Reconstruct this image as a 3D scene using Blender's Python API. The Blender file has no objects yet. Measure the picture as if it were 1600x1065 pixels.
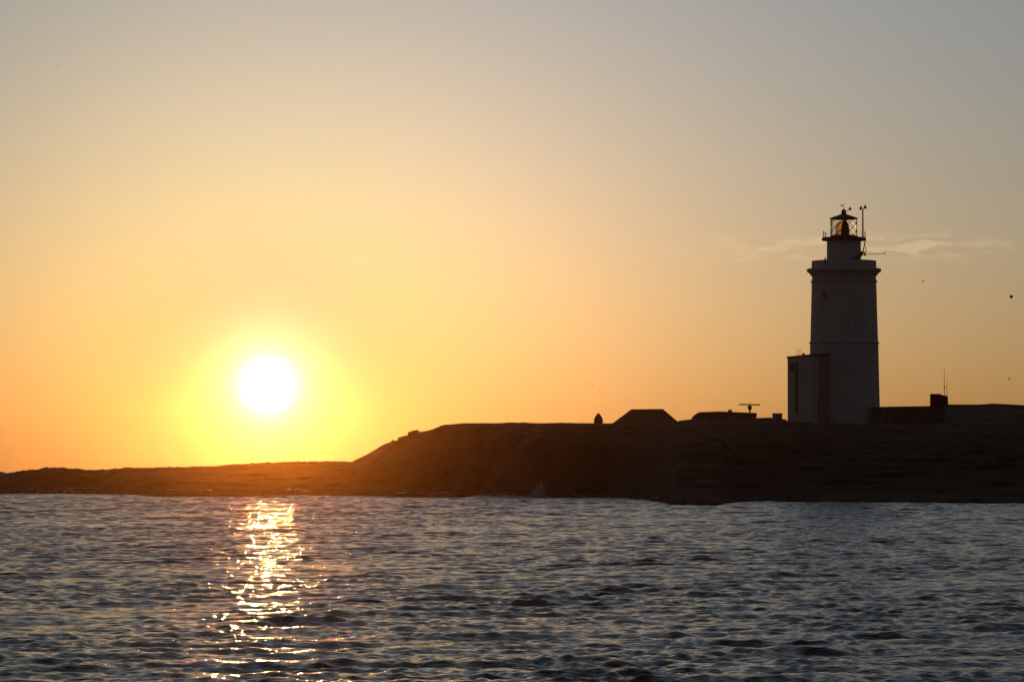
import bpy, math, random
import numpy as np
from mathutils import Vector

# ---------------------------------------------------------------- scene, camera
scene = bpy.context.scene
COL = scene.collection
F = 5770.0                     # focal length in pixels of the 1600 px wide photograph
HOR = 727.0                    # row of the true horizon
CAM_H = 5.0
PITCH = math.atan((HOR - 532.5) / F)
R = math.radians
rng = np.random.default_rng(7)
random.seed(7)

cam_d = bpy.data.cameras.new("camera")
cam_d.sensor_width = 36.0
cam_d.lens = 36.0 * F / 1600.0
cam_d.clip_start = 0.5
cam_d.clip_end = 20000
cam = bpy.data.objects.new("camera", cam_d)
COL.objects.link(cam)
cam.location = (0, 0, CAM_H)
cam.rotation_euler = (math.pi / 2 + PITCH, 0, 0)
scene.camera = cam
scene.view_settings.view_transform = 'Standard'
scene.view_settings.look = 'None'
scene.view_settings.exposure = 0
scene.view_settings.gamma = 1
scene.render.resolution_x = 1024
scene.render.resolution_y = 681


def ray(px, py):
    x = (px - 800) / F
    z = (532.5 - py) / F
    c, s = math.cos(PITCH), math.sin(PITCH)
    return Vector((x, c - z * s, s + z * c))


def P(px, py, Y):
    """where the sight line through a photograph pixel meets the depth Y"""
    d = ray(px, py)
    return Vector((0, 0, CAM_H)) + d * (Y / d.y)


def prof(px, Y):
    return P(px, HOR, Y).x


# ---------------------------------------------------------------- mesh helpers
class MB:
    def __init__(self):
        self.v, self.f, self.smooth = [], [], []

    def add(self, vs, fs, smooth=False):
        n = len(self.v)
        self.v += [tuple(p) for p in vs]
        self.f += [tuple(n + i for i in q) for q in fs]
        self.smooth += [smooth] * len(fs)
        return self

    def box(self, c, s, rz=0.0, tilt=0.0):
        ca, sa = math.cos(rz), math.sin(rz)
        vs = []
        for z in (-.5, .5):
            for x, y in ((-.5, -.5), (.5, -.5), (.5, .5), (-.5, .5)):
                lx, ly, lz = x * s[0], y * s[1], z * s[2]
                lz += lx * tilt
                vs.append((c[0] + lx * ca - ly * sa, c[1] + lx * sa + ly * ca, c[2] + lz))
        return self.add(vs, [(0, 3, 2, 1), (4, 5, 6, 7), (0, 1, 5, 4), (1, 2, 6, 5), (2, 3, 7, 6), (3, 0, 4, 7)])

    def lathe(self, prof_, n=48, c=(0, 0, 0), smooth=False, cap=True):
        vs, fs = [], []
        for r, z in prof_:
            for i in range(n):
                a = 2 * math.pi * i / n
                vs.append((c[0] + r * math.cos(a), c[1] + r * math.sin(a), c[2] + z))
        m = len(prof_)
        for j in range(m - 1):
            for i in range(n):
                k = (i + 1) % n
                fs.append((j * n + i, j * n + k, (j + 1) * n + k, (j + 1) * n + i))
        self.add(vs, fs, smooth)
        if cap:
            base = len(self.v) - len(vs)
            for q in (tuple(reversed(range(n))), tuple((m - 1) * n + i for i in range(n))):
                self.f.append(tuple(base + i for i in q))
                self.smooth.append(False)
        return self

    def tube(self, a, b, r, r2=None, n=8, cap=True):
        a, b = Vector(a), Vector(b)
        r2 = r if r2 is None else r2
        d = (b - a).normalized()
        u = d.orthogonal().normalized()
        w = d.cross(u)
        vs = []
        for p, q in ((a, r), (b, r2)):
            for i in range(n):
                t = 2 * math.pi * i / n
                vs.append(p + u * math.cos(t) * q + w * math.sin(t) * q)
        fs = [(i, (i + 1) % n, n + (i + 1) % n, n + i) for i in range(n)]
        if cap:
            fs += [tuple(reversed(range(n))), tuple(range(n, 2 * n))]
        return self.add(vs, fs, False)

    def path(self, pts, r, n=6):
        for a, b in zip(pts[:-1], pts[1:]):
            self.tube(a, b, r, n=n)
        return self

    def prism(self, poly, y0, y1, lean=0.0):
        """outline in x,z pulled through real depth"""
        n = len(poly)
        vs = [(x, y0, z) for x, z in poly] + [(x + lean * (y1 - y0), y1, z) for x, z in poly]
        fs = [tuple(range(n)), tuple(reversed(range(n, 2 * n)))]
        fs += [((i + 1) % n, i, n + i, n + (i + 1) % n) for i in range(n)]
        return self.add(vs, fs)

    def build(self, name, mat, parent=None):
        me = bpy.data.meshes.new(name)
        org = parent.location if parent is not None and parent.get('_root') else Vector((0, 0, 0))
        if parent is not None and parent.get('_org'):
            org = Vector(parent['_org'])
        me.from_pydata([(x - org[0], y - org[1], z - org[2]) for x, y, z in self.v], [], self.f)
        me.polygons.foreach_set('use_smooth', self.smooth)
        me.materials.append(mat)
        me.update()
        o = bpy.data.objects.new(name, me)
        COL.objects.link(o)
        if parent is not None:
            o.parent = parent
            o['_org'] = tuple(org)
        return o


def thing(name, label, cat, loc, group=None):
    o = bpy.data.objects.new(name, None)
    COL.objects.link(o)
    o.empty_display_size = 0.5
    o.location = loc
    o['_org'] = tuple(loc)
    o['label'] = label
    o['category'] = cat
    if group:
        o['group'] = group
    return o


def tag(o, label=None, cat=None, group=None, kind=None):
    for k, v in (('label', label), ('category', cat), ('group', group), ('kind', kind)):
        if v:
            o[k] = v
    return o


# ---------------------------------------------------------------- materials
def new_mat(name):
    m = bpy.data.materials.new(name)
    m.use_nodes = True
    nt = m.node_tree
    return m, nt, nt.nodes['Principled BSDF']


def worn(name, c1, c2, rough=0.7, scale=1.2, metallic=0.0, bump=0.02, streak=False):
    m, nt, b = new_mat(name)
    N, L = nt.nodes, nt.links
    tc = N.new('ShaderNodeTexCoord')
    mp = N.new('ShaderNodeMapping')
    mp.inputs['Scale'].default_value = (1, 1, 0.25 if streak else 1)
    no = N.new('ShaderNodeTexNoise')
    no.inputs['Scale'].default_value = scale
    no.inputs['Detail'].default_value = 8
    no.inputs['Roughness'].default_value = 0.6
    cr = N.new('ShaderNodeValToRGB')
    cr.color_ramp.elements[0].position = 0.35
    cr.color_ramp.elements[0].color = (*c1, 1)
    cr.color_ramp.elements[1].position = 0.62
    cr.color_ramp.elements[1].color = (*c2, 1)
    bp = N.new('ShaderNodeBump')
    bp.inputs['Strength'].default_value = 0.5
    bp.inputs['Distance'].default_value = bump
    L.new(tc.outputs['Object'], mp.inputs['Vector'])
    L.new(mp.outputs['Vector'], no.inputs['Vector'])
    L.new(no.outputs['Fac'], cr.inputs['Fac'])
    L.new(cr.outputs['Color'], b.inputs['Base Color'])
    L.new(no.outputs['Fac'], bp.inputs['Height'])
    L.new(bp.outputs['Normal'], b.inputs['Normal'])
    b.inputs['Roughness'].default_value = rough
    b.inputs['Metallic'].default_value = metallic
    return m


M_white = worn('whitewashed_render', (.58, .58, .57), (.66, .66, .65), .75, .9, streak=True)
M_trim = worn('painted_trim', (.50, .50, .50), (.62, .62, .62), .7, 1.5)
M_grey = worn('grey_concrete', (.22, .21, .2), (.36, .35, .32), .85, 1.0)
M_dkconc = worn('weathered_concrete', (.10, .094, .088), (.17, .16, .15), .9, 1.0)
M_roof = worn('clay_roof', (.16, .09, .06), (.25, .15, .10), .9, 2.0)
M_iron = worn('dark_iron', (.02, .02, .02), (.05, .045, .04), .55, 3.0, 0.4)
M_iron2 = worn('galvanised_steel', (.10, .10, .10), (.17, .17, .17), .5, 3.0, 0.5)
M_bronze = worn('bronze_frame', (.10, .05, .02), (.22, .11, .05), .45, 3.0, 0.6)
M_cabin = worn('tarred_timber', (.03, .028, .026), (.05, .045, .04), .95, 2.0)
M_dark = worn('dark_opening', (.012, .012, .014), (.02, .02, .022), .3, 2.0)
M_bird = worn('dark_feathers', (.03, .028, .025), (.07, .06, .05), .8, 8.0)
M_shed = worn('pale_render', (.30, .29, .28), (.42, .41, .40), .8, 1.2)
M_wallR = worn('mossy_render', (.31, .32, .29), (.43, .44, .40), .85, 1.2)

# glass of the lantern and of the lens
M_glass, nt, b = new_mat('lantern_glass')
b.inputs['Base Color'].default_value = (1.0, .94, .86, 1)
b.inputs['Roughness'].default_value = 0.0
b.inputs['IOR'].default_value = 1.02
b.inputs['Transmission Weight'].default_value = 1.0
M_lens, nt, b = new_mat('amber_lens_glass')
b.inputs['Base Color'].default_value = (1.0, .50, .20, 1)
b.inputs['Roughness'].default_value = 0.5
b.inputs['IOR'].default_value = 1.08
b.inputs['Transmission Weight'].default_value = 0.9

# land
M_rock, nt, b = new_mat('coastal_rock_and_turf')
N, L = nt.nodes, nt.links
geo = N.new('ShaderNodeNewGeometry')
n1 = N.new('ShaderNodeTexNoise'); n1.inputs['Scale'].default_value = .12; n1.inputs['Detail'].default_value = 10
n2 = N.new('ShaderNodeTexVoronoi'); n2.inputs['Scale'].default_value = .55
n3 = N.new('ShaderNodeTexNoise'); n3.inputs['Scale'].default_value = 1.6; n3.inputs['Detail'].default_value = 10
cr = N.new('ShaderNodeValToRGB')
for p_, c_ in ((.3, (.05, .034, .023)), (.5, (.10, .066, .042)), (.7, (.075, .066, .036))):
    e = cr.color_ramp.elements.new(p_); e.color = (*c_, 1)
cr.color_ramp.elements.remove(cr.color_ramp.elements[0])
cr.color_ramp.elements.remove(cr.color_ramp.elements[-1])
mx = N.new('ShaderNodeMath'); mx.operation = 'ADD'
bp = N.new('ShaderNodeBump'); bp.inputs['Strength'].default_value = .15; bp.inputs['Distance'].default_value = .06
for n in (n1, n2, n3):
    L.new(geo.outputs['Position'], n.inputs['Vector'])
L.new(n1.outputs['Fac'], cr.inputs['Fac'])
L.new(cr.outputs['Color'], b.inputs['Base Color'])
L.new(n2.outputs['Distance'], mx.inputs[0]); L.new(n3.outputs['Fac'], mx.inputs[1])
L.new(mx.outputs[0], bp.inputs['Height']); L.new(bp.outputs['Normal'], b.inputs['Normal'])
b.inputs['Roughness'].default_value = .95
b.inputs['Specular IOR Level'].default_value = .2

# foam
M_foam = worn('sea_foam', (.7, .7, .7), (.85, .85, .85), .9, 3.0)
_n = M_foam.node_tree
_tr = _n.nodes.new('ShaderNodeBsdfTranslucent'); _tr.inputs['Color'].default_value = (.85, .85, .85, 1)
_mx = _n.nodes.new('ShaderNodeMixShader'); _mx.inputs[0].default_value = .6
_n.links.new(_n.nodes['Principled BSDF'].outputs[0], _mx.inputs[1]); _n.links.new(_tr.outputs[0], _mx.inputs[2])
_n.links.new(_mx.outputs[0], _n.nodes['Material Output'].inputs['Surface'])

# sea water
M_sea, nt, b = new_mat('sea_water')
N, L = nt.nodes, nt.links
geo = N.new('ShaderNodeNewGeometry')
mp = N.new('ShaderNodeMapping'); mp.inputs['Scale'].default_value = (.8, 1.0, 1.0); mp.inputs['Rotation'].default_value = (0, 0, .12)
wa = N.new('ShaderNodeTexNoise'); wa.inputs['Scale'].default_value = 1.5; wa.inputs['Detail'].default_value = 3; wa.inputs['Roughness'].default_value = .55
wb = N.new('ShaderNodeTexNoise'); wb.inputs['Scale'].default_value = 4.6; wb.inputs['Detail'].default_value = 4; wb.inputs['Roughness'].default_value = .6
b1 = N.new('ShaderNodeBump'); b1.inputs['Strength'].default_value = 1; b1.inputs['Distance'].default_value = .20
b2 = N.new('ShaderNodeBump'); b2.inputs['Strength'].default_value = 1; b2.inputs['Distance'].default_value = .085
L.new(geo.outputs['Position'], mp.inputs['Vector'])
L.new(mp.outputs['Vector'], wa.inputs['Vector']); L.new(mp.outputs['Vector'], wb.inputs['Vector'])
L.new(wa.outputs['Fac'], b1.inputs['Height']); L.new(wb.outputs['Fac'], b2.inputs['Height'])
L.new(b1.outputs['Normal'], b2.inputs['Normal']); L.new(b2.outputs['Normal'], b.inputs['Normal'])
b.inputs['Base Color'].default_value = (.030, .036, .036, 1)
b.inputs['Roughness'].default_value = .09
b.inputs['IOR'].default_value = 1.333

# ---------------------------------------------------------------- sea
def smooth01(t):
    t = np.clip(t, 0, 1)
    return t * t * (3 - 2 * t)


def build_sea():
    az = np.concatenate([np.linspace(-180, -60, 25)[:-1], np.linspace(-60, -17, 60)[:-1],
                         np.arange(-17, -9, .034), np.arange(-9, 9, .0195), np.arange(9, 17, .034), np.linspace(17, 60, 60), np.linspace(60, 180, 25)[1:-1]]) * math.pi / 180
    rs = [0.0, 20, 40, 55, 65, 70]
    r = 70.0
    while r < 640:
        r += 0.10 + (r - 70) * 0.0007
        rs.append(r)
    rs += list(np.geomspace(641, 3600, 60))
    rs = np.array(rs[1:])
    nr, na = len(rs), len(az)
    dth = np.gradient(az)
    dr = np.gradient(rs)
    dr[:6] = dr[8]
    X = (rs[:, None] * np.sin(az)[None]).astype(np.float32)
    Y = (rs[:, None] * np.cos(az)[None]).astype(np.float32)
    sp = np.maximum(dr[:, None] * 1.0, rs[:, None] * dth[None]).astype(np.float32)
    Z = np.zeros_like(X); DX = np.zeros_like(X); DY = np.zeros_like(X)
    n = 120
    lam = np.geomspace(.27, 7.0, n) * rng.uniform(.95, 1.05, n)
    s0 = math.sqrt(2 * .052 / n)
    # patchiness: gusts make some areas of the chop rougher
    gust = 1 + .28 * np.sin(X * .11 + Y * .045 + 1) * np.sin(Y * .06 - X * .03) + .18 * np.sin(X * .31 - Y * .13)
    lee = (.9 + .38 * smooth01((rs - 250) / 280))[:, None].astype(np.float32)
    for l in lam:
        k = 2 * math.pi / l
        a = s0 / k * rng.uniform(.6, 1.4)
        if l > 1.2:
            a *= (1.2 / l) ** .5
        th = -math.pi / 2 + .25 + (rng.normal(0, .42 if l > 1.6 else .7) if rng.uniform() < (.9 if l > 1.6 else .65) else rng.uniform(-3.14, 3.14))
        ux, uy = math.cos(th), math.sin(th)
        ph = rng.uniform(0, 6.28)
        m = int(np.searchsorted(dr, l / 2.2)) if l / 2.2 < dr[-1] else nr
        m = max(8, min(m, nr))
        w = smooth01((l / sp[:m] - 2.2) / 2)
        w = w * lee[:m]
        if l < 3:
            w = w * gust[:m]
        arg = (k * ux) * X[:m] + (k * uy) * Y[:m] + np.float32(ph)
        c, s = np.cos(arg), np.sin(arg)
        Z[:m] += a * w * c
        DX[:m] -= .7 * a * w * ux * s
        DY[:m] -= .7 * a * w * uy * s
    X2 = X + DX
    Y2 = Y + DY
    co = np.stack([X2, Y2, Z], -1).reshape(-1, 3).astype(np.float32)
    co = np.concatenate([co, np.array([[0, 0, 0]], np.float32)])
    ii = np.arange(nr - 1)[:, None] * na
    jj = np.arange(na)[None]
    j2 = (jj + 1) % na
    q = np.stack([ii + jj, ii + na + jj, ii + na + j2, ii + j2], -1).reshape(-1, 4)
    ctr = nr * na
    tri = np.stack([np.full(na, ctr), np.arange(na), (np.arange(na) + 1) % na], -1)
    me = bpy.data.meshes.new('sea')
    me.vertices.add(len(co)); me.vertices.foreach_set('co', co.ravel())
    nl = q.size + tri.size
    me.loops.add(nl)
    me.loops.foreach_set('vertex_index', np.concatenate([q.ravel(), tri.ravel()]).astype(np.int32))
    npol = len(q) + len(tri)
    me.polygons.add(npol)
    st = np.concatenate([np.arange(len(q)) * 4, q.size + np.arange(len(tri)) * 3]).astype(np.int32)
    me.polygons.foreach_set('loop_start', st)
    me.polygons.foreach_set('use_smooth', np.ones(npol, bool))
    me.update(calc_edges=True)
    me.materials.append(M_sea)
    o = bpy.data.objects.new('water', me)
    COL.objects.link(o)
    tag(o, kind='structure')
    # make sure faces look up
    nz = me.polygons[5].normal.z
    if nz < 0:
        me.flip_normals()
    print('sea', nr, na)


build_sea()

# ---------------------------------------------------------------- land
TOP = [(-400, 741), (-200, 739), (0, 738), (12, 741), (25, 738.5), (60, 734), (72, 732), (92, 731), (115, 733), (135, 736), (170, 734), (200, 732.5),
       (230, 732), (260, 731), (320, 730), (400, 724.5), (440, 723), (470, 722.5), (550, 721), (575, 709), (600, 694), (612, 690),
       (640, 683), (655, 675), (672, 671.5), (690, 664), (720, 661), (800, 660), (860, 660.5), (928, 661), (957, 661),
       (1000, 662), (1055, 659), (1075, 656.5), (1130, 656), (1180, 655), (1228, 658), (1300, 662), (1345, 662), (1400, 663), (1440, 664),
       (1475, 661), (1520, 655), (1560, 648), (1600, 640), (1700, 628), (2000, 618), (2600, 640), (3400, 700)]
BOT = [(-400, 770), (0, 769), (150, 767), (250, 771), (400, 770), (560, 770), (640, 771), (700, 771), (750, 772), (850, 776), (950, 776),
       (1010, 780), (1060, 786), (1120, 787), (1150, 783), (1200, 782), (1600, 785), (3400, 785)]
REEF = [(-400, 771.5), (0, 771.5), (90, 770.5), (180, 772), (260, 777), (400, 776.5), (480, 774), (560, 775.5), (640, 778), (715, 778.5), (745, 774), (800, 775),
        (850, 778), (950, 778), (1010, 782), (1045, 789), (1060, 790), (1120, 790.5), (1152, 785), (1200, 784), (1600, 787), (3400, 787)]


def interp(tab, x):
    return np.interp(x, [t[0] for t in tab], [t[1] for t in tab])


def vnoise(x, y, seed):
    """smooth value noise"""
    r_ = np.random.default_rng(seed)
    tab = r_.uniform(-1, 1, (256, 256))
    xi, yi = np.floor(x).astype(int), np.floor(y).astype(int)
    fx, fy = x - xi, y - yi
    fx = fx * fx * (3 - 2 * fx); fy = fy * fy * (3 - 2 * fy)
    a = tab[xi % 256, yi % 256]; b_ = tab[(xi + 1) % 256, yi % 256]
    c = tab[xi % 256, (yi + 1) % 256]; d = tab[(xi + 1) % 256, (yi + 1) % 256]
    return (a * (1 - fx) + b_ * fx) * (1 - fy) + (c * (1 - fx) + d * fx) * fy


def fbm(x, y, seed, oct_=5, gain=.5):
    s = 0; a = 1; t = 0
    for i in range(oct_):
        s = s + a * vnoise(x * 2 ** i + i * 17.3, y * 2 ** i + i * 9.1, seed + i)
        t += a
        a *= gain
    return s / t


CREST = 618.0
CRESTS = [(-400, 742), (480, 738), (560, 712), (620, 696), (700, 676), (760, 660), (850, 634), (920, 619), (3400, 618)]


def land_z(X, Y):
    px = 800 + X / Y * F
    CR = interp(CRESTS, px)
    top = CAM_H + (HOR - interp(TOP, px)) / F * CR
    sh = CAM_H * F / (interp(BOT, px) - HOR)            # where the cliff foot stands
    sr = CAM_H * F / (interp(REEF, px) - HOR)           # seaward edge of the reef platform
    n_lo = fbm(X * .035, Y * .035, 3, 4)
    n_hi = fbm(X * .22, Y * .22, 20, 5, .6)
    n_rk = np.abs(fbm(X * .6, Y * .6, 40, 4, .6))
    sh = sh + .7 * n_hi + 2.5 * n_lo
    t = (Y - sh) / np.maximum(CR - sh, 12)
    # foot, scarp, then a slower rise to the crest
    scarp = smooth01(t / .55)
    slope = smooth01((t - .15) / .85)
    h = top * (.50 * scarp + .50 * slope)
    # tilted beds of rock: treads and risers along the face
    h = h + .15 * np.sin(6.283 * h / 1.15 + 5 * n_lo + 2.5 * n_hi) * smooth01((1 - t) / .25)
    # roughness that leaves the crest close to its profile
    mid = np.clip(1 - np.abs(t - .45) / .6, 0, 1)
    h = h + mid * (n_hi * .6 + n_rk * .5 - .2) * np.clip(top / 8, .35, 1)
    left = smooth01((560 - px) / 60)
    crest_rough = np.exp(-((Y - CR) / 18) ** 2)
    h = h + crest_rough * left * (n_rk * .75 - .12)
    h = h + crest_rough * (1 - left) * n_hi * .17
    # plateau behind the crest stays below it
    back = smooth01((Y - CR - 4) / 60)
    h = h - back * 1.2 + back * n_lo * .3
    coast = smooth01((Y - 860) / 60)
    h = h * (1 - coast) - 3 * coast
    reef = .22 + .8 * n_rk + .25 * n_hi
    r = smooth01((Y - sr - 3.2 * n_hi) / 2.5)
    base = -2.5 * (1 - r) + reef * r
    under = smooth01((t + .03) / .06)
    z = base * (1 - under) + np.maximum(h, reef * r - 2.5 * (1 - r)) * under
    return z


def build_land():
    xs = np.concatenate([np.linspace(-420, -112, 60)[:-1], np.arange(-112, 112, .33), np.linspace(112, 340, 60)])
    ys = np.concatenate([np.arange(440, 530, .8), np.arange(530, 755, .5), np.linspace(755, 960, 60)[1:]])
    X, Y = np.meshgrid(xs, ys)
    Z = land_z(X, Y)
    # run out under water at the sides
    side = smooth01((np.abs(X + 50) - 300) / 60)
    Z = Z * (1 - side) - 3 * side
    # ledges and hollows in the face: push it in and out with noise laid out in x and z
    k = np.clip((Z - .3) / 1.5, 0, 1) * np.exp(-np.clip(Z - CAM_H * .9, 0, 99) / 6)
    Y = Y + k * (2.2 * fbm(X * .07, Z * .7 + Y * .03, 60, 3, .6) + .6 * fbm(X * .3, Z * 2.0 + Y * .1, 70, 3, .6))
    co = np.stack([X, Y, Z], -1).reshape(-1, 3).astype(np.float32)
    ny, nx = X.shape
    i = np.arange(ny - 1)[:, None] * nx + np.arange(nx - 1)[None]
    q = np.stack([i, i + 1, i + nx + 1, i + nx], -1).reshape(-1, 4)
    me = bpy.data.meshes.new('headland')
    me.vertices.add(len(co)); me.vertices.foreach_set('co', co.ravel())
    me.loops.add(q.size); me.loops.foreach_set('vertex_index', q.ravel().astype(np.int32))
    me.polygons.add(len(q)); me.polygons.foreach_set('loop_start', (np.arange(len(q)) * 4).astype(np.int32))
    me.polygons.foreach_set('use_smooth', np.ones(len(q), bool))
    me.update(calc_edges=True)
    me.materials.append(M_rock)
    o = bpy.data.objects.new('headland', me)
    COL.objects.link(o)
    tag(o, kind='structure')


build_land()


def ground(x, y):
    return float(land_z(np.array([x]), np.array([y]))[0])


# ---------------------------------------------------------------- lighthouse
D = 640.0
S = D / F * math.cos(0)            # metres per photograph pixel at the lighthouse
cx = P(1319.4, 662, D).x


def zy(py):
    return P(1319.4, py, D).z


G0 = ground(cx, D) - .6
LH = thing('lighthouse', 'tall white round stone lighthouse tower with moulded gallery and glazed lantern', 'lighthouse', (cx, D, G0))


def pr(*pts):
    return [(r_ * S, zy(y)) for r_, y in pts]


C0 = (cx, D, 0)
tw = MB()
tw.lathe([(56.2 * S, G0)] + pr((55.8, 662), (54.6, 610), (53.2, 537.2)), 96, C0, True, False)
tw.lathe(pr((52.8, 534), (51.6, 490), (50.4, 441.5)), 96, C0, True, False)
shaft = tw.build('tower_shaft', M_white, LH)
bd = MB()
bd.lathe(pr((53.6, 537.2), (54.6, 536.6), (54.6, 534.6), (53.2, 534.0)), 96, C0).build('string_course', M_trim, LH)
MB().lathe(pr((50.4, 441.5), (52.0, 441), (52.0, 439), (50.4, 438.4)), 96, C0).build('string_course', M_trim, LH)
MB().lathe(pr((50.2, 438.4), (50.0, 432), (51.0, 430.5), (52.6, 430.0), (53.2, 427.6), (54.6, 426.4), (57.0, 425.2), (58.0, 423.6), (58.0, 420.8), (57.2, 420.0)), 96, C0).build('cornice', M_trim, LH)
pw = MB()
pw.lathe(pr((50.6, 420), (50.4, 407.8), (48.6, 407.8), (48.6, 414), (0.5, 414)), 96, C0)
pw.build('parapet', M_white, LH)
# deep set windows
for px_, py_, hw, hh in ((1286.3, 461.5, 2.6, 4.4), (1321, 512, 1.1, 1.9)):
    r_ = 51.0 if py_ < 500 else 52.2
    a = math.asin((px_ - 1319.4) / r_)
    w_ = MB()
    cxw, cyw = cx + math.sin(a) * (r_ + .02) * S, D - math.cos(a) * (r_ + .02) * S
    w_.box((cxw, cyw, zy(py_)), (hw * 2 * S, .25, hh * 2 * S), a)
    fo = w_.build('window_frame' if False else 'window', M_dark, LH)
    fr = MB()
    for sx in (-1, 1):
        fr.box((cxw + math.cos(a) * sx * (hw + .5) * S, cyw + math.sin(a) * sx * (hw + .5) * S, zy(py_)), (.8 * S, .34, (hh * 2 + 1.6) * S), a)
    fr.box((cxw, cyw, zy(py_) - (hh + .4) * S), (hw * 2 * S, .40, .7 * S), a)
    fr.build('frame', M_trim, fo)
# watch room drum and gallery
dr_ = MB().lathe(pr((26.8, 414), (26.6, 392), (26.4, 376)), 72, C0, True)
dr_.build('watch_room', M_white, LH)
MB().lathe(pr((27.5, 376.4), (33.4, 376.0), (34.6, 374.6), (34.6, 371.8), (33.6, 371.2), (20, 371.0)), 72, C0).build('gallery_deck', M_iron, LH)
MB().lathe(pr((21.2, 371.2), (21.2, 368.4), (20.4, 367.8)), 72, C0, True).build('lantern_base', M_iron, LH)
angs = []
for px_, back in ((1287.2, 1), (1292.6, -1), (1352.6, 1)):
    a = math.asin((px_ - 1319.4) / 33.2)
    y_ = D - back * math.cos(a) * 33.2 * S
    angs.append((cx + math.sin(a) * 33.2 * S, y_))
for x_, y_ in angs:
    MB().tube((x_, y_, zy(372)), (x_, y_, zy(361.3)), .085, .07).build('gallery_post', M_iron, LH)
for zz in (363.5, 367.5):
    cab = MB()
    ring = [(cx + 33.2 * S * math.sin(t), D - 33.2 * S * math.cos(t), zy(zz)) for t in np.linspace(0, 2 * math.pi, 49)]
    cab.path(ring, .014, 5)
    cab.build('guard_wire', M_iron2, LH)
# lantern: glazing, diagonal bars, roof, cowl
RL = 20.0 * S
MB().lathe([(RL * .985, zy(368)), (RL * .985, zy(342))], 48, C0, True, cap=False).build('lantern_glazing', M_glass, LH)
lb = MB()
NB = 8
for i in range(NB):
    for sg in (-1, 1):
        for half in (0, 1):
            pts = []
            for t in np.linspace(0, 1, 5):
                a = 2 * math.pi * (i + sg * (t + half)) / NB
                pts.append((cx + RL * math.sin(a), D - RL * math.cos(a), zy(368 - 13 * (t + half))))
            lb.path(pts, .04, 5)
lb.build('astragal_bars', M_bronze, LH)
for i in range(4):
    a = math.pi / 4 * 2 * i + math.pi / 2
    MB().tube((cx + RL * math.sin(a), D - RL * math.cos(a), zy(368)), (cx + RL * math.sin(a), D - RL * math.cos(a), zy(341.5)), .10).build('lantern_post', M_iron, LH)
MB().lathe(pr((20.2, 342.6), (22.4, 342), (22.4, 341), (16, 338.6), (10, 336.6), (4.4, 334.4), (4.0, 334)), 16, C0, True).build('lantern_roof', M_iron, LH)
cw = MB().lathe(pr((3.7, 334.4), (3.8, 329.5), (3.2, 328.4), (1.5, 327.3), (.5, 326)), 20, C0, True)
cwo = cw.build('roof_cowl', M_iron, LH)
wv = MB().tube((cx, D, zy(327)), (cx, D, zy(317.5)), .05, .03)
wv.box((cx - .22, D, zy(320.6)), (.55, .03, .12)).box((cx - .42, D, zy(321.3)), (.16, .03, .34))
wv.build('weather_vane', M_iron2, cwo)
# lens: bell shaped optic with amber panels and its dark mounting
MB().lathe(pr((6.4, 368), (6.8, 362), (6.4, 356), (5.2, 350.5), (3.2, 346.5), (1.6, 343.5)), 24, (cx + 2.0 * S, D, 0), True).build('lens_housing', M_iron, LH)
MB().lathe(pr((6.6, 367.5), (7.0, 362), (6.6, 355), (4.8, 349.5), (1.4, 346)), 20, (cx - 5.6 * S, D + .3, 0), True).build('amber_lens', M_lens, LH)
MB().lathe(pr((2.2, 367.5), (2.4, 361), (1.6, 356)), 16, (cx + 4.8 * S, D - 6.5 * S, 0), True).build('amber_lens', M_lens, LH)
# little finial on the parapet
Df = D - 38.5 * S
xf = P(1289.4, 406, Df).x
zq = lambda q: P(1289, q, Df).z
MB().lathe([(1.5 * S, zq(410.6)), (1.3 * S, zq(405)), (.7 * S, zq(403)), (.35 * S, zq(401))], 12, (xf, Df, 0)).build('parapet_vent', M_iron, LH)

# mast with two wind sensors fixed to the gallery edge
MT = thing('instrument_mast', 'slender dark mast with two cone shaped heads beside the lantern', 'mast', (P(1347.2, 371, D).x, D, zy(371.2)))
xm = P(1347.2, 371, D).x
MB().tube((xm, D - 1.2, zy(371.4)), (xm, D - 1.2, zy(328)), .14, .11).build('pole', M_iron2, MT)
for sx, ytop in ((-2.9, 322.6), (3.6, 321.0)):
    MB().tube((xm, D - 1.2, zy(329)), (xm + sx * S * .8, D - 1.2, zy(ytop + 4.5)), .06).build('arm', M_iron2, MT)
    MB().lathe([(2.7 * S, zy(ytop + 5.6)), (2.5 * S, zy(ytop + 4.4)), (1.3 * S, zy(ytop + 1.6)), (.4 * S, zy(ytop - .6))], 14, (xm + sx * S, D - 1.2, 0)).build('cone_head', M_iron, MT)
x3 = P(1327.8, 326, D).x
SN = thing('wind_sensor', 'small dark cone shaped sensor on a bent arm at the lantern roof peak', 'sensor', (P(1323, 331, D).x, D - .3, zy(331)))
MB().path([(P(1322.6, 331, D).x, D - .3, zy(331.5)), (P(1324.4, 329, D).x, D - .3, zy(328.6)), (x3, D - .3, zy(327.6))], .045).build('arm', M_iron2, SN)
MB().lathe([(2.8 * S, zy(328.4)), (2.5 * S, zy(327.2)), (1.2 * S, zy(324.8)), (.3 * S, zy(323))], 14, (x3, D - .3, 0)).build('cone_head', M_iron, SN)

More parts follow.
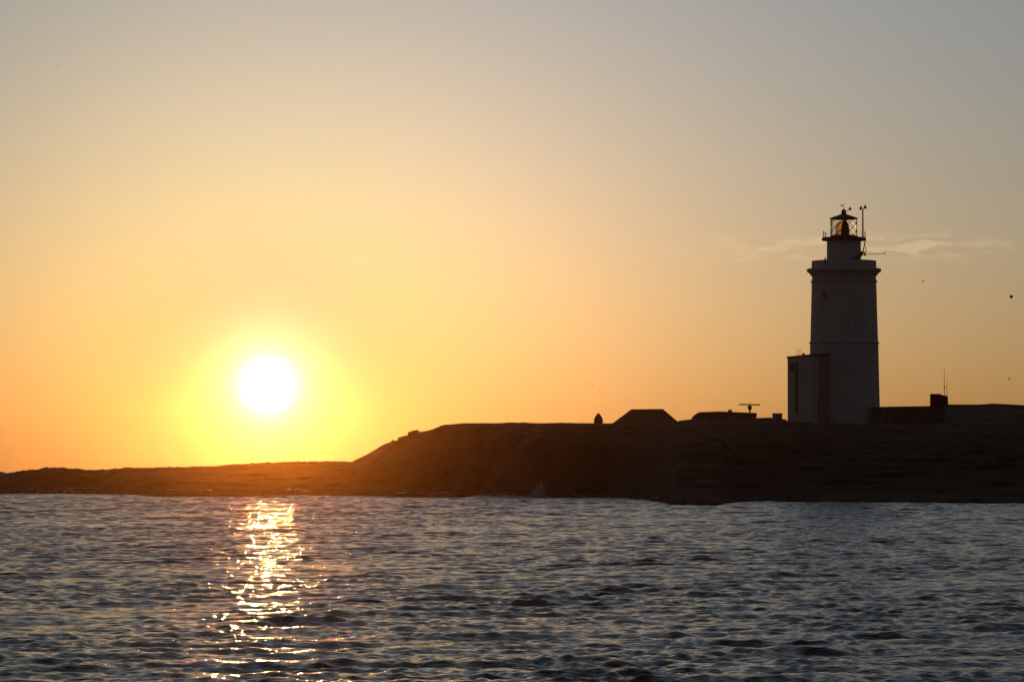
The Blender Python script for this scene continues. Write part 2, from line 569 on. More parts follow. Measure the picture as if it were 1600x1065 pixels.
# ladder from gallery to a bracket landing on the right of the watch room
LD = thing('gallery_ladder', 'thin steel ladder dropping from the gallery to a small bracket landing', 'ladder', (P(1350, 395, D).x, D - 1.0, zy(395)))
xa, xb = P(1351.5, 376, D).x, P(1347.6, 394.5, D).x
for dy in (-.35, .35):
    MB().tube((xa, D - 1.0 + dy, zy(375.6)), (xb, D - 1.0 + dy, zy(394.6)), .06).build('rail', M_iron, LD)
for t in np.linspace(.06, .94, 9):
    x_, z_ = xa + (xb - xa) * t, zy(375.6) + (zy(394.6) - zy(375.6)) * t
    MB().tube((x_ - .16, D - 1.35, z_), (x_ + .0, D - .65, z_), .045).build('rung', M_iron, LD)
MB().box((P(1349.6, 395, D).x, D - 1.0, zy(395)), (5.6 * S, 1.1, .16)).build('landing', M_iron, LD)
xp = P(1352.2, 390, D).x
MB().tube((xp, D - 1.0, zy(395)), (xp, D - 1.0, zy(385)), .05).build('handrail_post', M_iron, LD)
st = MB()
# flight of stairs that hugs the drum on its way up to the landing
for k in range(13):
    a = .50 + (1.42 - .50) * k / 12
    rr = 27.6 * S
    st.box((cx + math.sin(a) * rr, D - math.cos(a) * rr, zy(407 - 12.5 * k / 12)), (.42, .62, .34), a)
st.build('stair_flight', M_iron, LD)

# boom aerial that sticks out to the right
BA = thing('boom_aerial', 'long thin horizontal boom aerial sticking out right of the watch room', 'aerial', (P(1347, 397, D).x, D - .8, zy(397)))
MB().tube((P(1346, 397.6, D).x, D - .8, zy(397.9)), (P(1383, 396.5, D).x, D - .8, zy(396.4)), .055, .045).build('boom', M_iron2, BA)
MB().tube((P(1382.4, 396, D).x, D - .8, zy(398)), (P(1382.4, 396, D).x, D - .8, zy(394)), .06).build('tip_element', M_iron2, BA)
MB().box((P(1350.6, 397.6, D).x, D - .8, zy(398.2)), (.34, .3, .42)).build('clamp', M_iron, BA)
MB().tube((P(1351.5, 390, D).x, D - .8, zy(389)), (P(1361, 397, D).x, D - .8, zy(397.2)), .02).build('stay_wire', M_iron2, BA)

# ---------------------------------------------------------------- annex at the foot of the tower
AN = thing('annex_tower', 'square white annex block with flat overhanging roof joined to the tower', 'building', (P(1256, 662, D).x, D - 4, G0))
c_near = P(1277.5, 600, 632).x
yn = 632.0
phi = R(38)
# left face runs from the near corner away to the left; right face runs back towards the tower
Lw = (c_near - P(1230.5, 600, 636).x) / math.cos(phi)
ux, uy = -math.cos(phi), math.sin(phi)
vx, vy = math.sin(phi), math.cos(phi)
Rw = 4.6
zt = P(1254, 557.0, 634).z
gz = G0 - .3
A0 = (c_near, yn)
A1 = (A0[0] + ux * Lw, A0[1] + uy * Lw)
A2 = (A1[0] + vx * Rw, A1[1] + vy * Rw)
A3 = (A0[0] + vx * Rw, A0[1] + vy * Rw)


def quad_prism(pts, z0, z1):
    vs = [(x, y, z0) for x, y in pts] + [(x, y, z1) for x, y in pts]
    return vs, [(3, 2, 1, 0), (4, 5, 6, 7), (0, 1, 5, 4), (1, 2, 6, 5), (2, 3, 7, 6), (3, 0, 4, 7)]


order = [A0, A3, A2, A1]
an = MB().add(*quad_prism(order, gz, zt))
an.build('wall', M_white, AN)
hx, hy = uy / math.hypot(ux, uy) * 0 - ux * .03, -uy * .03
MB().add(*quad_prism([A0, (A0[0] + hx, A0[1] + hy), (A3[0] + hx, A3[1] + hy), A3], gz, zt - .01)).build('side_wall', worn('ochre_toned_render', (.28, .26, .22), (.35, .325, .28), .8, 1.0, streak=True), AN)  # thin panel over the right face, browner in tone than the white wall
cc = ((A0[0] + A2[0]) / 2, (A0[1] + A2[1]) / 2)
ov = [(cc[0] + (x - cc[0]) * 1.05, cc[1] + (y - cc[1]) * 1.05) for x, y in order]
rf = MB()
vs, fs = quad_prism(ov, zt + .003, zt + .28)
k_ = .42 / (ov[0][0] - ov[3][0])
vs = [(x, y, z + (x - ov[3][0]) * k_ * 1.0 - .22) for x, y, z in vs]
rf.add(vs, fs)
rf.build('roof', M_dkconc, AN)


def on_left(t, z, out=.04):
    return (A0[0] + ux * Lw * t - vx * out, A0[1] + uy * Lw * t - vy * out, z)


def face_box(t, z, w, h, d, name, mat, parent):
    return MB().box(on_left(t, z, d / 2 - .05), (w, d, h), -phi).build(name, mat, parent)


tw_ = (1277.5 - 1237.7) / (1277.5 - 1230.5)
zw = P(1238, 572.5, 634).z
wn = face_box(tw_, zw, 6.2 * S / math.cos(phi), 13 * S, .16, 'window', M_dark, AN)
MB().box(on_left(tw_, zw, .09), (.10, .1, 13 * S), -phi).build('mullion', M_trim, wn)
MB().box(on_left(tw_, zw - 7.3 * S, .1), (8 * S / math.cos(phi), .26, .12), -phi).build('sill', M_trim, wn)
tp = (1277.5 - 1245) / (1277.5 - 1230.5)
face_box(tp, (P(1245, 565, 634).z + P(1245, 644, 634).z) / 2, 2.6 * S / math.cos(phi), 79 * S, .22, 'downpipe_recess', worn('rusty_pipe', (.10, .07, .06), (.14, .10, .085), .8, 2), AN)
t3 = (1277.5 - 1272) / (1277.5 - 1230.5)
face_box(t3, (P(1245, 562, 634).z + P(1245, 655, 634).z) / 2, .09, 93 * S, .12, 'conduit', M_grey, AN)
RLx = thing('roof_ladder_hoops', 'pair of slim hooped handrails standing on the annex roof', 'handrail', (P(1248, 552, 636).x, 636, zt + .3))
for px_ in (1245.2, 1250.2):
    pts = []
    xh = P(px_, 550, 636).x
    for t in np.linspace(0, 1, 13):
        a = math.pi * t
        pts.append((xh - math.cos(a) * .17, 636, P(px_, 547.2, 636).z + math.sin(a) * .22))
    pts = [(xh - .17, 636, zt + .02)] + pts + [(xh + .17, 636, zt + .02)]
    MB().path(pts, .028, 6).build('hoop', M_iron2, RLx)
bx_ = thing('roof_vent_box', 'small dark vent box lying on the annex roof', 'vent', (P(1255, 552, 636).x, 636, zt + .2))
MB().box((P(1255.2, 552, 636).x, 636, zt + .33), (.42, .5, .5)).build('case', M_iron, bx_)
MB().box((P(1255.2, 552, 636).x, 636, zt + .61), (.55, .6, .06)).build('cap', M_iron2, bx_)

# ---------------------------------------------------------------- buildings on the plateau
# pointed stone turret
Dm = 624
xm_ = P(935, 660, Dm).x
sm = Dm / F
zb = P(935, 664, Dm).z
TR = thing('stone_turret', 'small beehive shaped stone turret with a pointed top standing on the plateau edge', 'turret', (xm_, Dm, zb - .4))
zf = lambda py: P(935, py, Dm).z
MB().lathe([(7.2 * sm, zb - .6), (7.1 * sm, zf(658)), (6.9 * sm, zf(655.5))], 24, (xm_, Dm, 0), True).build('drum_wall', M_dkconc, TR)
MB().lathe([(6.9 * sm, zf(655.4)), (6.2 * sm, zf(653)), (4.9 * sm, zf(650.4)), (3.2 * sm, zf(648)), (1.5 * sm, zf(646.2)), (.3 * sm, zf(644.8))], 24, (xm_, Dm, 0), True).build('domed_cap', M_dkconc, TR)
MB().box((xm_ + .1, Dm - 6.9 * sm, zf(660)), (.5, .2, .7)).build('doorway', M_dark, TR)


def hip_house(name, label, outline, D0, depth, wallz, mat_w, mat_r):
    """outline: eave left, ridge left, ridge right, eave right (photo pixels)"""
    eL, rL, rR, eR = [P(p[0], p[1], D0) for p in outline]
    zeL, zeR = eL.z, eR.z
    mx_ = (eL.x + eR.x) / 2
    T_ = thing(name, label, 'house', (mx_, D0, wallz))
    ya, yb = D0 - depth / 2, D0 + depth / 2
    w = MB()
    w.box((mx_, D0, (wallz + min(zeL, zeR)) / 2), (eR.x - eL.x - .5, depth - .5, min(zeL, zeR) - wallz))
    w.build('wall', mat_w, T_)
    r_ = MB()
    ry = depth * .18
    r_.add([(eL.x, ya, zeL), (eR.x, ya, zeR), (eR.x, yb, zeR), (eL.x, yb, zeL),
            (rL.x, D0 - ry, rL.z), (rR.x, D0 - ry, rR.z), (rR.x, D0 + ry, rR.z), (rL.x, D0 + ry, rL.z)],
           [(0, 1, 5, 4), (1, 2, 6, 5), (2, 3, 7, 6), (3, 0, 4, 7), (4, 5, 6, 7), (3, 2, 1, 0)])
    ro = r_.build('roof', mat_r, T_)
    return T_, ro


DH = 626
H1, _ = hip_house('hipped_house', 'low house left of the radar with a broad hipped roof above the plateau', [(954, 663.5), (985.5, 640), (1036, 639.6), (1058, 659.5)], DH, 9, P(1000, 668, DH).z - 1, M_grey, M_roof)
# slightly raised ridge cap
pa, pb = P(985.5, 640, DH), P(1036, 639.6, DH)
MB().tube((pa.x, DH - 1.62, pa.z - .02), (pb.x, DH - 1.62, pb.z - .02), .10).build('ridge_cap', M_roof, H1)

# half hipped shed with a straight right gable
pts = [(1074, 660.5), (1088.5, 645), (1092, 644), (1122, 643), (1138, 643.6), (1179.6, 645.4), (1179.6, 664), (1074, 668)]
poly = [(P(a, b_, DH).x, P(a, b_, DH).z) for a, b_ in pts]
SH = thing('long_shed', 'long low shed with a sloping left end and square right end under the radar', 'shed', (P(1130, 660, DH).x, DH, P(1130, 664, DH).z - .5))
zc = P(1100, 650.5, DH).z
low = [(P(1081, 653, DH).x, zc - .01), (P(1074, 660.5, DH).x, P(1, 660.5, DH).z), (P(1074, 668, DH).x, P(1, 668, DH).z), (P(1179.4, 668, DH).x, P(1, 668, DH).z), (P(1179.4, 653, DH).x, zc - .01)]
up = [(P(1080.6, 653, DH).x, zc), (P(1088.5, 645, DH).x, P(1, 645, DH).z), (P(1092, 644, DH).x, P(1, 644, DH).z), (P(1122, 643, DH).x, P(1, 643, DH).z), (P(1138, 643.6, DH).x, P(1, 643.6, DH).z), (P(1180, 645.4, DH).x, P(1, 645.4, DH).z), (P(1180, 653, DH).x, zc)]
MB().prism(low, DH - 3.9, DH + 3.9, .055).build('wall', M_grey, SH)
MB().prism(up, DH - 4.05, DH + 4.05, .055).build('roof', M_roof, SH)
v0 = P(1140.6, 641.8, DH)
MB().box((v0.x, DH, v0.z - .1), (6.0 * sm, .8, 4.2 * sm)).build('chimney', M_dkconc, SH)
MB().box((v0.x, DH, v0.z + 1.95 * sm), (6.6 * sm, .9, .08)).build('chimney_cap', M_dkconc, SH)
# plateau wall to the right of the shed
LW = thing('plateau_wall', 'low dark stone wall between the long shed and the pale hut', 'wall', (P(1195, 656, DH).x, DH + 1, P(1195, 664, DH).z))
a_, b_ = P(1180.5, 653.6, DH + 1), P(1230, 653.8, DH + 1)
wl = MB().prism([(a_.x, a_.z), (P(1206, 652.4, DH + 1).x, P(1206, 652.6, DH + 1).z), (P(1222, 653.4, DH + 1).x, P(1, 653.8, DH + 1).z), (b_.x, P(1, 656.2, DH + 1).z), (b_.x, P(1, 668, DH + 1).z), (a_.x, P(1, 668, DH + 1).z)], DH + .7, DH + 1.3)
wl.build('masonry', M_dkconc, LW)
MB().prism([(a_.x, a_.z + .003), (P(1206, 652.4, DH + 1).x, P(1206, 652.6, DH + 1).z + .003), (P(1206, 652.4, DH + 1).x, P(1206, 652.6, DH + 1).z + .08), (a_.x, a_.z + .08)], DH + .6, DH + 1.4).build('coping', M_dkconc, LW)
# pale hut
HT = thing('pale_hut', 'small pale flat roofed box hut just left of the annex', 'hut', (P(1214.5, 662, DH).x, DH - 1.5, P(1, 664, DH).z))
h0, h1 = P(1207.3, 646.6, DH - 1.5), P(1221.7, 664, DH - 1.5)
MB().box(((h0.x + h1.x) / 2, DH - 1.5, (h0.z + h1.z) / 2), (h1.x - h0.x, 1.8, h0.z - h1.z)).build('wall', M_shed, HT)
MB().box(((h0.x + h1.x) / 2, DH - 1.5, h0.z + .07), (h1.x - h0.x + .14, 1.95, .13)).build('roof', M_dkconc, HT)
MB().box(((h0.x + h1.x) / 2, DH - 2.42, (h0.z * .45 + h1.z * .55)), (.5, .06, .9)).build('door', M_dark, HT)

# marine radar scanner
rx = P(1170.4, 640, DH).x
ry_ = DH - 2
RD = thing('radar_scanner', 'marine radar with a long flat scanner bar on a short post', 'radar', (rx, ry_, P(1, 646, DH).z))
MB().tube((rx, ry_, P(1, 646.5, ry_).z), (rx + .02, ry_, P(1, 638, ry_).z), .12, .14).build('post', M_iron, RD)
MB().lathe([(1.4 * sm, P(1, 640.6, ry_).z), (2.9 * sm, P(1, 638.8, ry_).z), (3.4 * sm, P(1, 636.6, ry_).z), (3.0 * sm, P(1, 634.4, ry_).z), (2.0 * sm, P(1, 633.2, ry_).z)], 16, (rx, ry_, 0), True).build('gearbox', M_iron, RD)
ba_, bb_ = P(1154.6, 631.5, ry_), P(1187.2, 632.1, ry_)
MB().box(((ba_.x + bb_.x) / 2, ry_, (ba_.z + bb_.z) / 2 - .01), (bb_.x - ba_.x, .45, 1.9 * sm), 0, (bb_.z - ba_.z) / (bb_.x - ba_.x)).build('scanner_bar', M_iron, RD)

# ---------------------------------------------------------------- battery buildings on the right
DB = 634
BW = thing('battery_building', 'long low flat roofed building running right from the lighthouse foot', 'building', (P(1420, 650, DB).x, DB + 4, P(1, 668, DB).z))
pts = [(1364.5, 636.6), (1405, 636.2), (1408, 635.2), (1455, 634.2), (1474.5, 634.0), (1474.5, 670), (1364.5, 670)]
MB().prism([(P(a, b_, DB).x, P(a, b_, DB).z) for a, b_ in pts], DB, DB + 9).build('wall', M_dkconc, BW)
pts = [(1364.0, 637.6), (1408, 636.8), (1474.8, 635.4), (1474.8, 634.6), (1408, 635.5), (1364.0, 636.3)]
MB().prism([(P(a, b_, DB).x, P(a, b_, DB).z + .09) for a, b_ in pts], DB - .18, DB + 9.1).build('roof_edge', M_dkconc, BW)
BW2 = thing('pale_long_wall', 'pale greenish building wall topped by a very shallow gable at the right edge', 'building', (P(1540, 650, DB).x, DB + 4, P(1, 668, DB).z))
pts = [(1475.5, 633.8), (1527, 634.0), (1550, 632.4), (1575, 633.6), (1605, 635.6), (1720, 636.5), (1720, 690), (1475.5, 690)]
MB().prism([(P(a, b_, DB).x, P(a, b_, DB).z) for a, b_ in pts], DB - 1.4, DB + 9).build('wall', M_wallR, BW2)
rp = [(1475.3, 633.6), (1527, 633.8), (1550, 632.2), (1575, 633.4), (1605, 635.4), (1720, 636.3)]
pp = [P(a, b_, DB) for a, b_ in rp]
MB().prism([(p.x, p.z + .01) for p in reversed(pp)] + [(p.x, p.z + .2) for p in pp], DB - 1.7, DB + 9.2).build('roof', M_dkconc, BW2)

CB = thing('lookout_cabin', 'dark box cabin with a rounded bulge and slanting top on the battery roof', 'cabin', (P(1467, 634, DB).x, DB + 3, P(1, 634, DB).z))
ys_ = DB + 2
pts = [(1453.2, 616), (1468.5, 616), (1480, 618.6), (1480.4, 629), (1479, 634.8), (1453.2, 634.8)]
MB().prism([(P(a, b_, ys_).x, P(a, b_, ys_).z) for a, b_ in pts], ys_, ys_ + 3, .16).build('wall', M_cabin, CB)
q0 = P(1478, 625.3, ys_)
MB().lathe([(r_ * sm, q0.z + h_ * sm) for r_, h_ in ((.6, -5.2), (2.6, -4.5), (4.0, -2.6), (4.6, 0), (4.0, 2.6), (2.6, 4.5), (.6, 5.2))], 20, (q0.x, ys_ + 1.2, 0), True).build('dome', M_iron, CB)
MB().prism([(P(1452.8, 616, ys_).x, P(1, 615.9, ys_).z), (P(1468.8, 616, ys_).x, P(1, 615.9, ys_).z), (P(1468.8, 616, ys_).x, P(1, 615.1, ys_).z), (P(1452.8, 616, ys_).x, P(1, 615.1, ys_).z)], ys_ - .1, ys_ + 3.1, .16).build('roof', M_dkconc, CB)
for px_, yt, nm in ((1476.6, 576, 'tall thin whip aerial with a small coil on the lookout cabin'), (1480.6, 588, 'shorter faint whip aerial at the right edge of the lookout cabin')):
    WA = thing('whip_aerial', nm, 'aerial', (P(px_, 618, ys_).x, ys_ + 1, P(1, 618.5, ys_).z), 'whip aerials on the lookout cabin')
    x_ = P(px_, 618, ys_).x
    tall = yt < 580
    MB().tube((x_, ys_ + 1, P(1, 619, ys_).z), (x_, ys_ + 1, P(1, yt, ys_).z), .05 if tall else .035, .03 if tall else .022, 6).build('rod', M_iron2, WA)
    MB().tube((x_, ys_ + 1, P(1, 619.3, ys_).z), (x_, ys_ + 1, P(1, 616.6, ys_).z), .09, .07).build('base', M_iron, WA)
    if tall:
        MB().lathe([(.05, -.2), (.11, -.12), (.11, .12), (.05, .2)], 10, (x_, ys_ + 1, P(1, 604.5, ys_).z)).build('coil', M_iron2, WA)

# ---------------------------------------------------------------- rocks on the slope
def rock(name, label, outline, y0, y1, seed, group=None):
    r_ = random.Random(seed)
    pts = [P(a, b, (y0 + y1) / 2 - .3) for a, b in outline]
    n = len(pts)
    lay = []
    zc = sum(p.z for p in pts) / n
    xc = sum(p.x for p in pts) / n
    m = 7
    for j in range(m):
        t = j / (m - 1)
        k = (.55, .85, .97, 1.0, .96, .84, .5)[j]
        lay.append([(xc + (p.x - xc) * k + r_.uniform(-.05, .05), y0 + (y1 - y0) * t + r_.uniform(-.1, .1), zc + (p.z - zc) * (1 if j == 3 else k) + r_.uniform(-.04, .04)) for p in pts])
    vs = [p for l in lay for p in l]
    fs = [tuple(range(n)), tuple(reversed(range((m - 1) * n, m * n)))]
    for j in range(m - 1):
        for i in range(n):
            k2 = (i + 1) % n
            fs.append((j * n + k2, j * n + i, (j + 1) * n + i, (j + 1) * n + k2))
    o = MB().add(vs, fs).build(name, M_rock)
    return tag(o, label, 'rock', group)


rock('boulder', 'blocky flat topped boulder perched highest on the headland slope', [(636.4, 681), (637.2, 677.6), (638.2, 674.2), (645, 672.4), (651.5, 671.0), (655.6, 673.4), (657, 677), (657, 684), (640, 686)], 688.5, 693.5, 1)
rock('rock_ledge', 'thin overhanging rock ledge jutting left just below the flat topped boulder', [(620.6, 684.4), (623, 682.9), (634, 680.2), (641, 679), (645, 684), (642, 690), (624, 689.4), (622.4, 687)], 690.5, 695, 2)
rock('pointed_rock', 'tiny pointed rock knob at the foot of the overhanging ledge', [(610.6, 689.4), (613, 687.4), (614.4, 686.4), (616.4, 689), (617, 693), (610.6, 693)], 695, 697.5, 3)

# ---------------------------------------------------------------- foam and spray
def blob_mesh(name, centres, radii, mat):
    ico = [(0, 0, 1), (0, 0, -1), (1, 0, 0), (-1, 0, 0), (0, 1, 0), (0, -1, 0)]
    fc = [(0, 2, 4), (0, 4, 3), (0, 3, 5), (0, 5, 2), (1, 4, 2), (1, 3, 4), (1, 5, 3), (1, 2, 5)]
    mb = MB()
    for c, r_ in zip(centres, radii):
        mb.add([(c[0] + a * r_[0], c[1] + b_ * r_[1], c[2] + d * r_[2]) for a, b_, d in ico], fc, True)
    return mb.build(name, mat)


cen, rad = [], []
for i in range(6000):
    t = abs(random.gauss(0, .38))
    if t > 1.05:
        continue
    # ragged plume leaning to the right as it rises, with a looser skirt at its foot
    fing = random.choice((-5.5, -2.6, .4, 2.6, 4.6))
    px_ = 836.0 + 9.5 * t ** 1.1 + fing * (1 - t * .75) + random.gauss(0, 2.0 + 3.0 * (1 - t))
    py_ = 779 - 25 * t * (1 if fing > 0 else .62) + random.gauss(0, .8)
    p = P(px_, py_, 568 + random.gauss(0, 1.2))
    cen.append(p)
    r_ = random.uniform(.02, .058)
    rad.append((r_, r_, r_ * 1.3))
sp = blob_mesh('sea_spray', cen, rad, M_foam)
tag(sp, 'thin white plume of spray thrown up where a wave hits the rocks', 'spray', kind='stuff')

cen, rad, foam_px = [], [], []


def foam_band(x0, x1, y0, y1, n, thick=.9, sz=1.0, lift=.12):
    gaps = [random.random() for _ in range(5)]
    for i in range(n):
        t = random.choice(gaps) + random.gauss(0, .07) if random.random() < .7 else random.random()
        t = min(max(t, 0), 1)
        px_ = x0 + (x1 - x0) * t
        py_ = y0 + (y1 - y0) * t + random.gauss(0, .45) * thick - math.sin(math.pi * t) * lift * 6
        foam_px.append((px_, py_))
        r_ = random.uniform(.03, .12) * sz
        rad.append((r_ * 2.4, r_ * 1.4, r_ * .55))


foam_band(58, 128, 768.0, 768.5, 60, .8)
foam_band(92, 114, 767, 767, 130, 1.6, .9)
foam_band(108, 155, 763.2, 763.4, 90, .35, .8)
foam_band(262, 292, 764.8, 764.8, 110, .3, .8)
foam_band(292, 330, 764.8, 765.2, 50, .4, .7)
foam_band(448, 485, 765, 767, 60, 2.0, .8)
foam_band(618, 700, 770.2, 769.8, 60, .3, .6)
foam_band(762, 815, 775, 777, 520, 2.0, 1.3)
foam_band(1015, 1040, 778.5, 777.2, 60, .3, .7)
foam_band(1069, 1074, 773.8, 773.8, 16, 1.2, .8)
# lay each fleck where its sight line meets the reef or the water
Ym = np.arange(470.0, 720.0, .4)
for px_, py_ in foam_px:
    d = ray(px_, py_)
    zs = CAM_H + d.z * Ym / d.y
    g_ = np.maximum(land_z(d.x * Ym / d.y, Ym), 0.02)
    hit = np.nonzero(zs <= g_ + .05)[0]
    k_i = int(hit[0]) if len(hit) else int(np.argmin(zs - g_))
    cen.append((d.x * Ym[k_i] / d.y, float(Ym[k_i]), float(max(g_[k_i] + .06, .1))))
fm = blob_mesh('sea_foam', cen, rad, M_foam)
tag(fm, 'broken white streaks of foam where waves wash the reef', 'foam', kind='stuff')

# ---------------------------------------------------------------- birds
def bird(label, px_, py_, Y, span, bank, body_only=False, group='birds gliding over the headland'):
    p = P(px_, py_, Y)
    T_ = thing('bird', label, 'bird', p, group)
    b_ = MB()
    L_ = span * .42
    if body_only:
        # seen head on: a plump round body
        b_.lathe([(0.01, -.29 * span), (.17 * span, -.24 * span), (.27 * span, -.12 * span), (.30 * span, 0), (.27 * span, .12 * span), (.17 * span, .24 * span), (.01, .29 * span)], 16, p, True)
    else:
        n = 10
        vs, fs = [], []
        for i, t in enumerate(np.linspace(0, 1, 9)):
            r_ = .085 * span * math.sin(math.pi * min(max(t * .92 + .06, 0), 1)) ** .7
            for k in range(n):
                a = 2 * math.pi * k / n
                vs.append((p.x - L_ / 2 + L_ * t, p.y + r_ * math.cos(a), p.z + r_ * math.sin(a) * .9))
        for i in range(8):
            for k in range(n):
                fs.append((i * n + k, i * n + (k + 1) % n, (i + 1) * n + (k + 1) % n, (i + 1) * n + k))
        fs += [tuple(range(n)), tuple(reversed(range(8 * n, 9 * n)))]
        b_.add(vs, fs, True)
    bo = b_.build('body', M_bird, T_)
    for sg in (-1, 1):
        w = MB()
        ca, sa = math.cos(bank), math.sin(bank)
        out = []
        for t, c_, zz in ((0, .20, 0), (.35, .19, .10), (.7, .13, .10), (1, .03, .02)):
            rx_ = sg * t * span * .5
            for e, th in ((-c_ * .5, 0), (c_ * .5, 0), (0, .02)):
                if body_only:
                    out.append((p.x + rx_ * ca * .3, p.y + e * span, p.z + (zz * .2 + th) * span + rx_ * sa * .5))
                else:
                    out.append((p.x + e * span + sg * t * span * .25, p.y + rx_ * .8, p.z + (zz * .5 + th) * span + abs(t) * span * sa * .2))
        fs = []
        for j in range(3):
            a = j * 3
            fs += [(a, a + 3, a + 5, a + 2), (a + 2, a + 5, a + 4, a + 1), (a + 1, a + 4, a + 3, a)]
        w.add(out, fs + [(0, 2, 1), (9, 10, 11)])
        w.build('wing', M_bird, T_)


bird('largest dark dot of a bird flying head on near the right edge', 1580.2, 463.4, 520, .80, .1, True)
bird('small round bird low over the pale wall near the right edge', 1577.2, 591.4, 560, .46, .0, True)
bird('faint slender bird gliding sideways right of the tower cornice', 1442.6, 439.4, 600, .95, .25)
bird('tiny faint bird gliding above the beehive stone turret', 925.4, 600.2, 640, .7, .5)

# ---------------------------------------------------------------- haze volume, added to stand in for lens glare round the sun
HZ_DENS = 3.1e-5
m, nt, b = new_mat('glare_haze')
nt.nodes.remove(b)
pv = nt.nodes.new('ShaderNodeVolumePrincipled')
pv.inputs['Color'].default_value = (1.0, .45, .12, 1)
pv.inputs['Density'].default_value = HZ_DENS
pv.inputs['Anisotropy'].default_value = .978
nt.links.new(pv.outputs[0], nt.nodes['Material Output'].inputs['Volume'])
hz = MB().box((0, 0, 30.5), (7600, 7600, 69)).build('haze', m)
tag(hz, kind='stuff', label='thin orange haze added over the headland to stand in for lens glare', cat='haze')

# ---------------------------------------------------------------- sky and sun
sun_dir = ray(418, 603).normalized()
el = math.asin(sun_dir.z)
az_s = math.atan2(sun_dir.x, sun_dir.y)
W = bpy.data.worlds.new('World')
scene.world = W
W.use_nodes = True
nt = W.node_tree
N, L = nt.nodes, nt.links
bg = N['Background']
#FIT-BEGIN
COEF = [[-0.6101, 6.9992, -2.2158, 4.5047, -1.1327, 1.8992, -0.5802, 0.2584, -0.604, -0.0109, -2.1282, -1.276, 1.2848, -0.8664], [0.1188, 5.6109, -2.2, 4.1126, -1.2487, 0.4246, 0.2442, 0.2136, -0.1939, -1.6839, -1.3057, -0.984, 0.1759, 0.0976], [1.8613, 4.2967, -2.0065, 3.6314, -1.2187, -1.803, 1.2899, 0.2709, 0.8062, -1.0939, -1.4987, -0.8702, 1.7594, -0.3877]]
C0L = [-3.9633, -3.8167, -3.7091]
#FIT-END


def math_n(op, a, b_=None, c=None):
    n = N.new('ShaderNodeMath'); n.operation = op
    for i, v in enumerate((a, b_, c)):
        if v is None:
            continue
        if isinstance(v, (int, float)):
            n.inputs[i].default_value = v
        else:
            L.new(v, n.inputs[i])
    return n.outputs[0]


tc = N.new('ShaderNodeTexCoord')
nv = N.new('ShaderNodeVectorMath'); nv.operation = 'NORMALIZE'
L.new(tc.outputs['Generated'], nv.inputs[0])
sx = N.new('ShaderNodeSeparateXYZ'); L.new(nv.outputs[0], sx.inputs[0])
dt = N.new('ShaderNodeVectorMath'); dt.operation = 'DISTANCE'
L.new(nv.outputs[0], dt.inputs[0]); dt.inputs[1].default_value = sun_dir
half = math_n('MULTIPLY', dt.outputs['Value'], .5)
theta = math_n('MULTIPLY', math_n('ARCSINE', half), 2 * 180 / math.pi)
elev = math_n('MULTIPLY', math_n('ARCSINE', math_n('MAXIMUM', sx.outputs['Z'], 0.0)), 180 / math.pi)


def ex(v, w):
    return math_n('EXPONENT', math_n('MULTIPLY', v, -1.0 / w))


feats = [ex(theta, .8), ex(theta, 3), ex(theta, 9), ex(theta, 30), ex(elev, 1.5), ex(elev, 5), ex(elev, 16)]
feats.append(math_n('MULTIPLY', math_n('SUBTRACT', sx.outputs['X'], sun_dir.x), math_n('MULTIPLY', ex(theta, 9), 10.0)))
feats.append(ex(theta, 1.6))
for w_ in (1.5, 2.7, 4.5):
    q_ = math_n('DIVIDE', theta, w_)
    feats.append(math_n('EXPONENT', math_n('MULTIPLY', math_n('MULTIPLY', q_, q_), -1.0)))
feats.append(math_n('MULTIPLY', ex(theta, 4), ex(elev, 1.0)))
feats.append(math_n('MULTIPLY', ex(theta, 9), ex(elev, 1.5)))
chan = []
for c in range(3):
    acc = C0L[c]
    for k, fo in enumerate(feats):
        acc = math_n('MULTIPLY_ADD', fo, COEF[c][k], acc)
    chan.append(math_n('EXPONENT', acc))
# the sun's own disc, blown out
disc = math_n('MULTIPLY', math_n('EXPONENT', math_n('MULTIPLY', math_n('POWER', math_n('DIVIDE', theta, .36), 2.2), -1.0)), 1.15)
chan = [math_n('ADD', c, disc) for c in chan]
# thin wisps of cloud low in the west
az_n = math_n('MULTIPLY', math_n('ARCTAN2', sx.outputs['X'], sx.outputs['Y']), 180 / math.pi)
cv = N.new('ShaderNodeCombineXYZ')
L.new(az_n, cv.inputs['X']); L.new(math_n('MULTIPLY', elev, 5.5), cv.inputs['Y'])
wn_ = N.new('ShaderNodeTexNoise'); wn_.inputs['Scale'].default_value = 1.35; wn_.inputs['Detail'].default_value = 4
wn_.inputs['Distortion'].default_value = .6
L.new(cv.outputs[0], wn_.inputs['Vector'])
mr = N.new('ShaderNodeMapRange'); mr.inputs[1].default_value = .44; mr.inputs[2].default_value = .70
L.new(wn_.outputs['Fac'], mr.inputs[0])
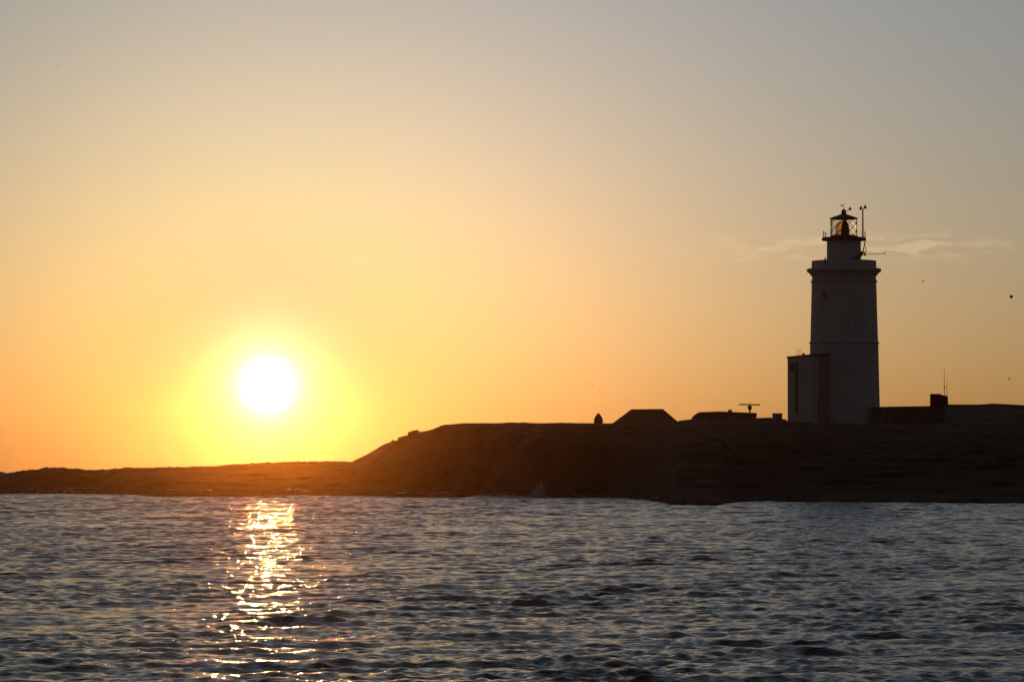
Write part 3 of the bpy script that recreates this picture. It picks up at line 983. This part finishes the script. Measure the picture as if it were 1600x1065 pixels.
# band from +2.5 to +8 degrees azimuth, 3.3 degrees up
e_off = math_n('DIVIDE', math_n('SUBTRACT', elev, 3.36), .17)
band = math_n('EXPONENT', math_n('MULTIPLY', math_n('MULTIPLY', e_off, e_off), -1.0))
a_off = math_n('DIVIDE', math_n('SUBTRACT', az_n, 5.3), 2.1)
aband = math_n('EXPONENT', math_n('MULTIPLY', math_n('POWER', math_n('ABSOLUTE', a_off), 4.0), -1.0))
wisp = math_n('MULTIPLY', math_n('MULTIPLY', band, aband), mr.outputs[0])
wc = (.27, .175, .07)
chan = [math_n('MULTIPLY_ADD', wisp, wc[i], chan[i]) for i in range(3)]
cmb = N.new('ShaderNodeCombineXYZ')
for i in range(3):
    L.new(chan[i], cmb.inputs[i])
# a little of the physical sky on top, for the zenith and the side away from the sun
sky = N.new('ShaderNodeTexSky')
sky.sky_type = 'NISHITA'
sky.sun_disc = False
sky.sun_elevation = el
sky.sun_rotation = az_s
NISH = 0.0006
sc_ = N.new('ShaderNodeVectorMath'); sc_.operation = 'SCALE'
L.new(sky.outputs[0], sc_.inputs[0]); sc_.inputs['Scale'].default_value = NISH
ad = N.new('ShaderNodeVectorMath'); ad.operation = 'ADD'
L.new(cmb.outputs[0], ad.inputs[0]); L.new(sc_.outputs[0], ad.inputs[1])
L.new(ad.outputs[0], bg.inputs['Color'])
bg.inputs['Strength'].default_value = 1.0
W.cycles.sampling_method = 'MANUAL'
W.cycles.sample_map_resolution = 2048

sd = bpy.data.lights.new('sun', 'SUN')
sd.energy = 0.25
sd.angle = R(.53)
sd.color = (1.0, .52, .15)
so = bpy.data.objects.new('sun', sd)
COL.objects.link(so)
so.location = sun_dir * 900
so.rotation_euler = sun_dir.to_track_quat('Z', 'Y').to_euler()

for o in bpy.data.objects:
    for k in ('_org', '_root'):
        if k in o:
            del o[k]

cy = scene.cycles
cy.use_denoising = True
cy.max_bounces = 8
cy.volume_bounces = 1
cy.sample_clamp_indirect = 0
cy.use_light_tree = False
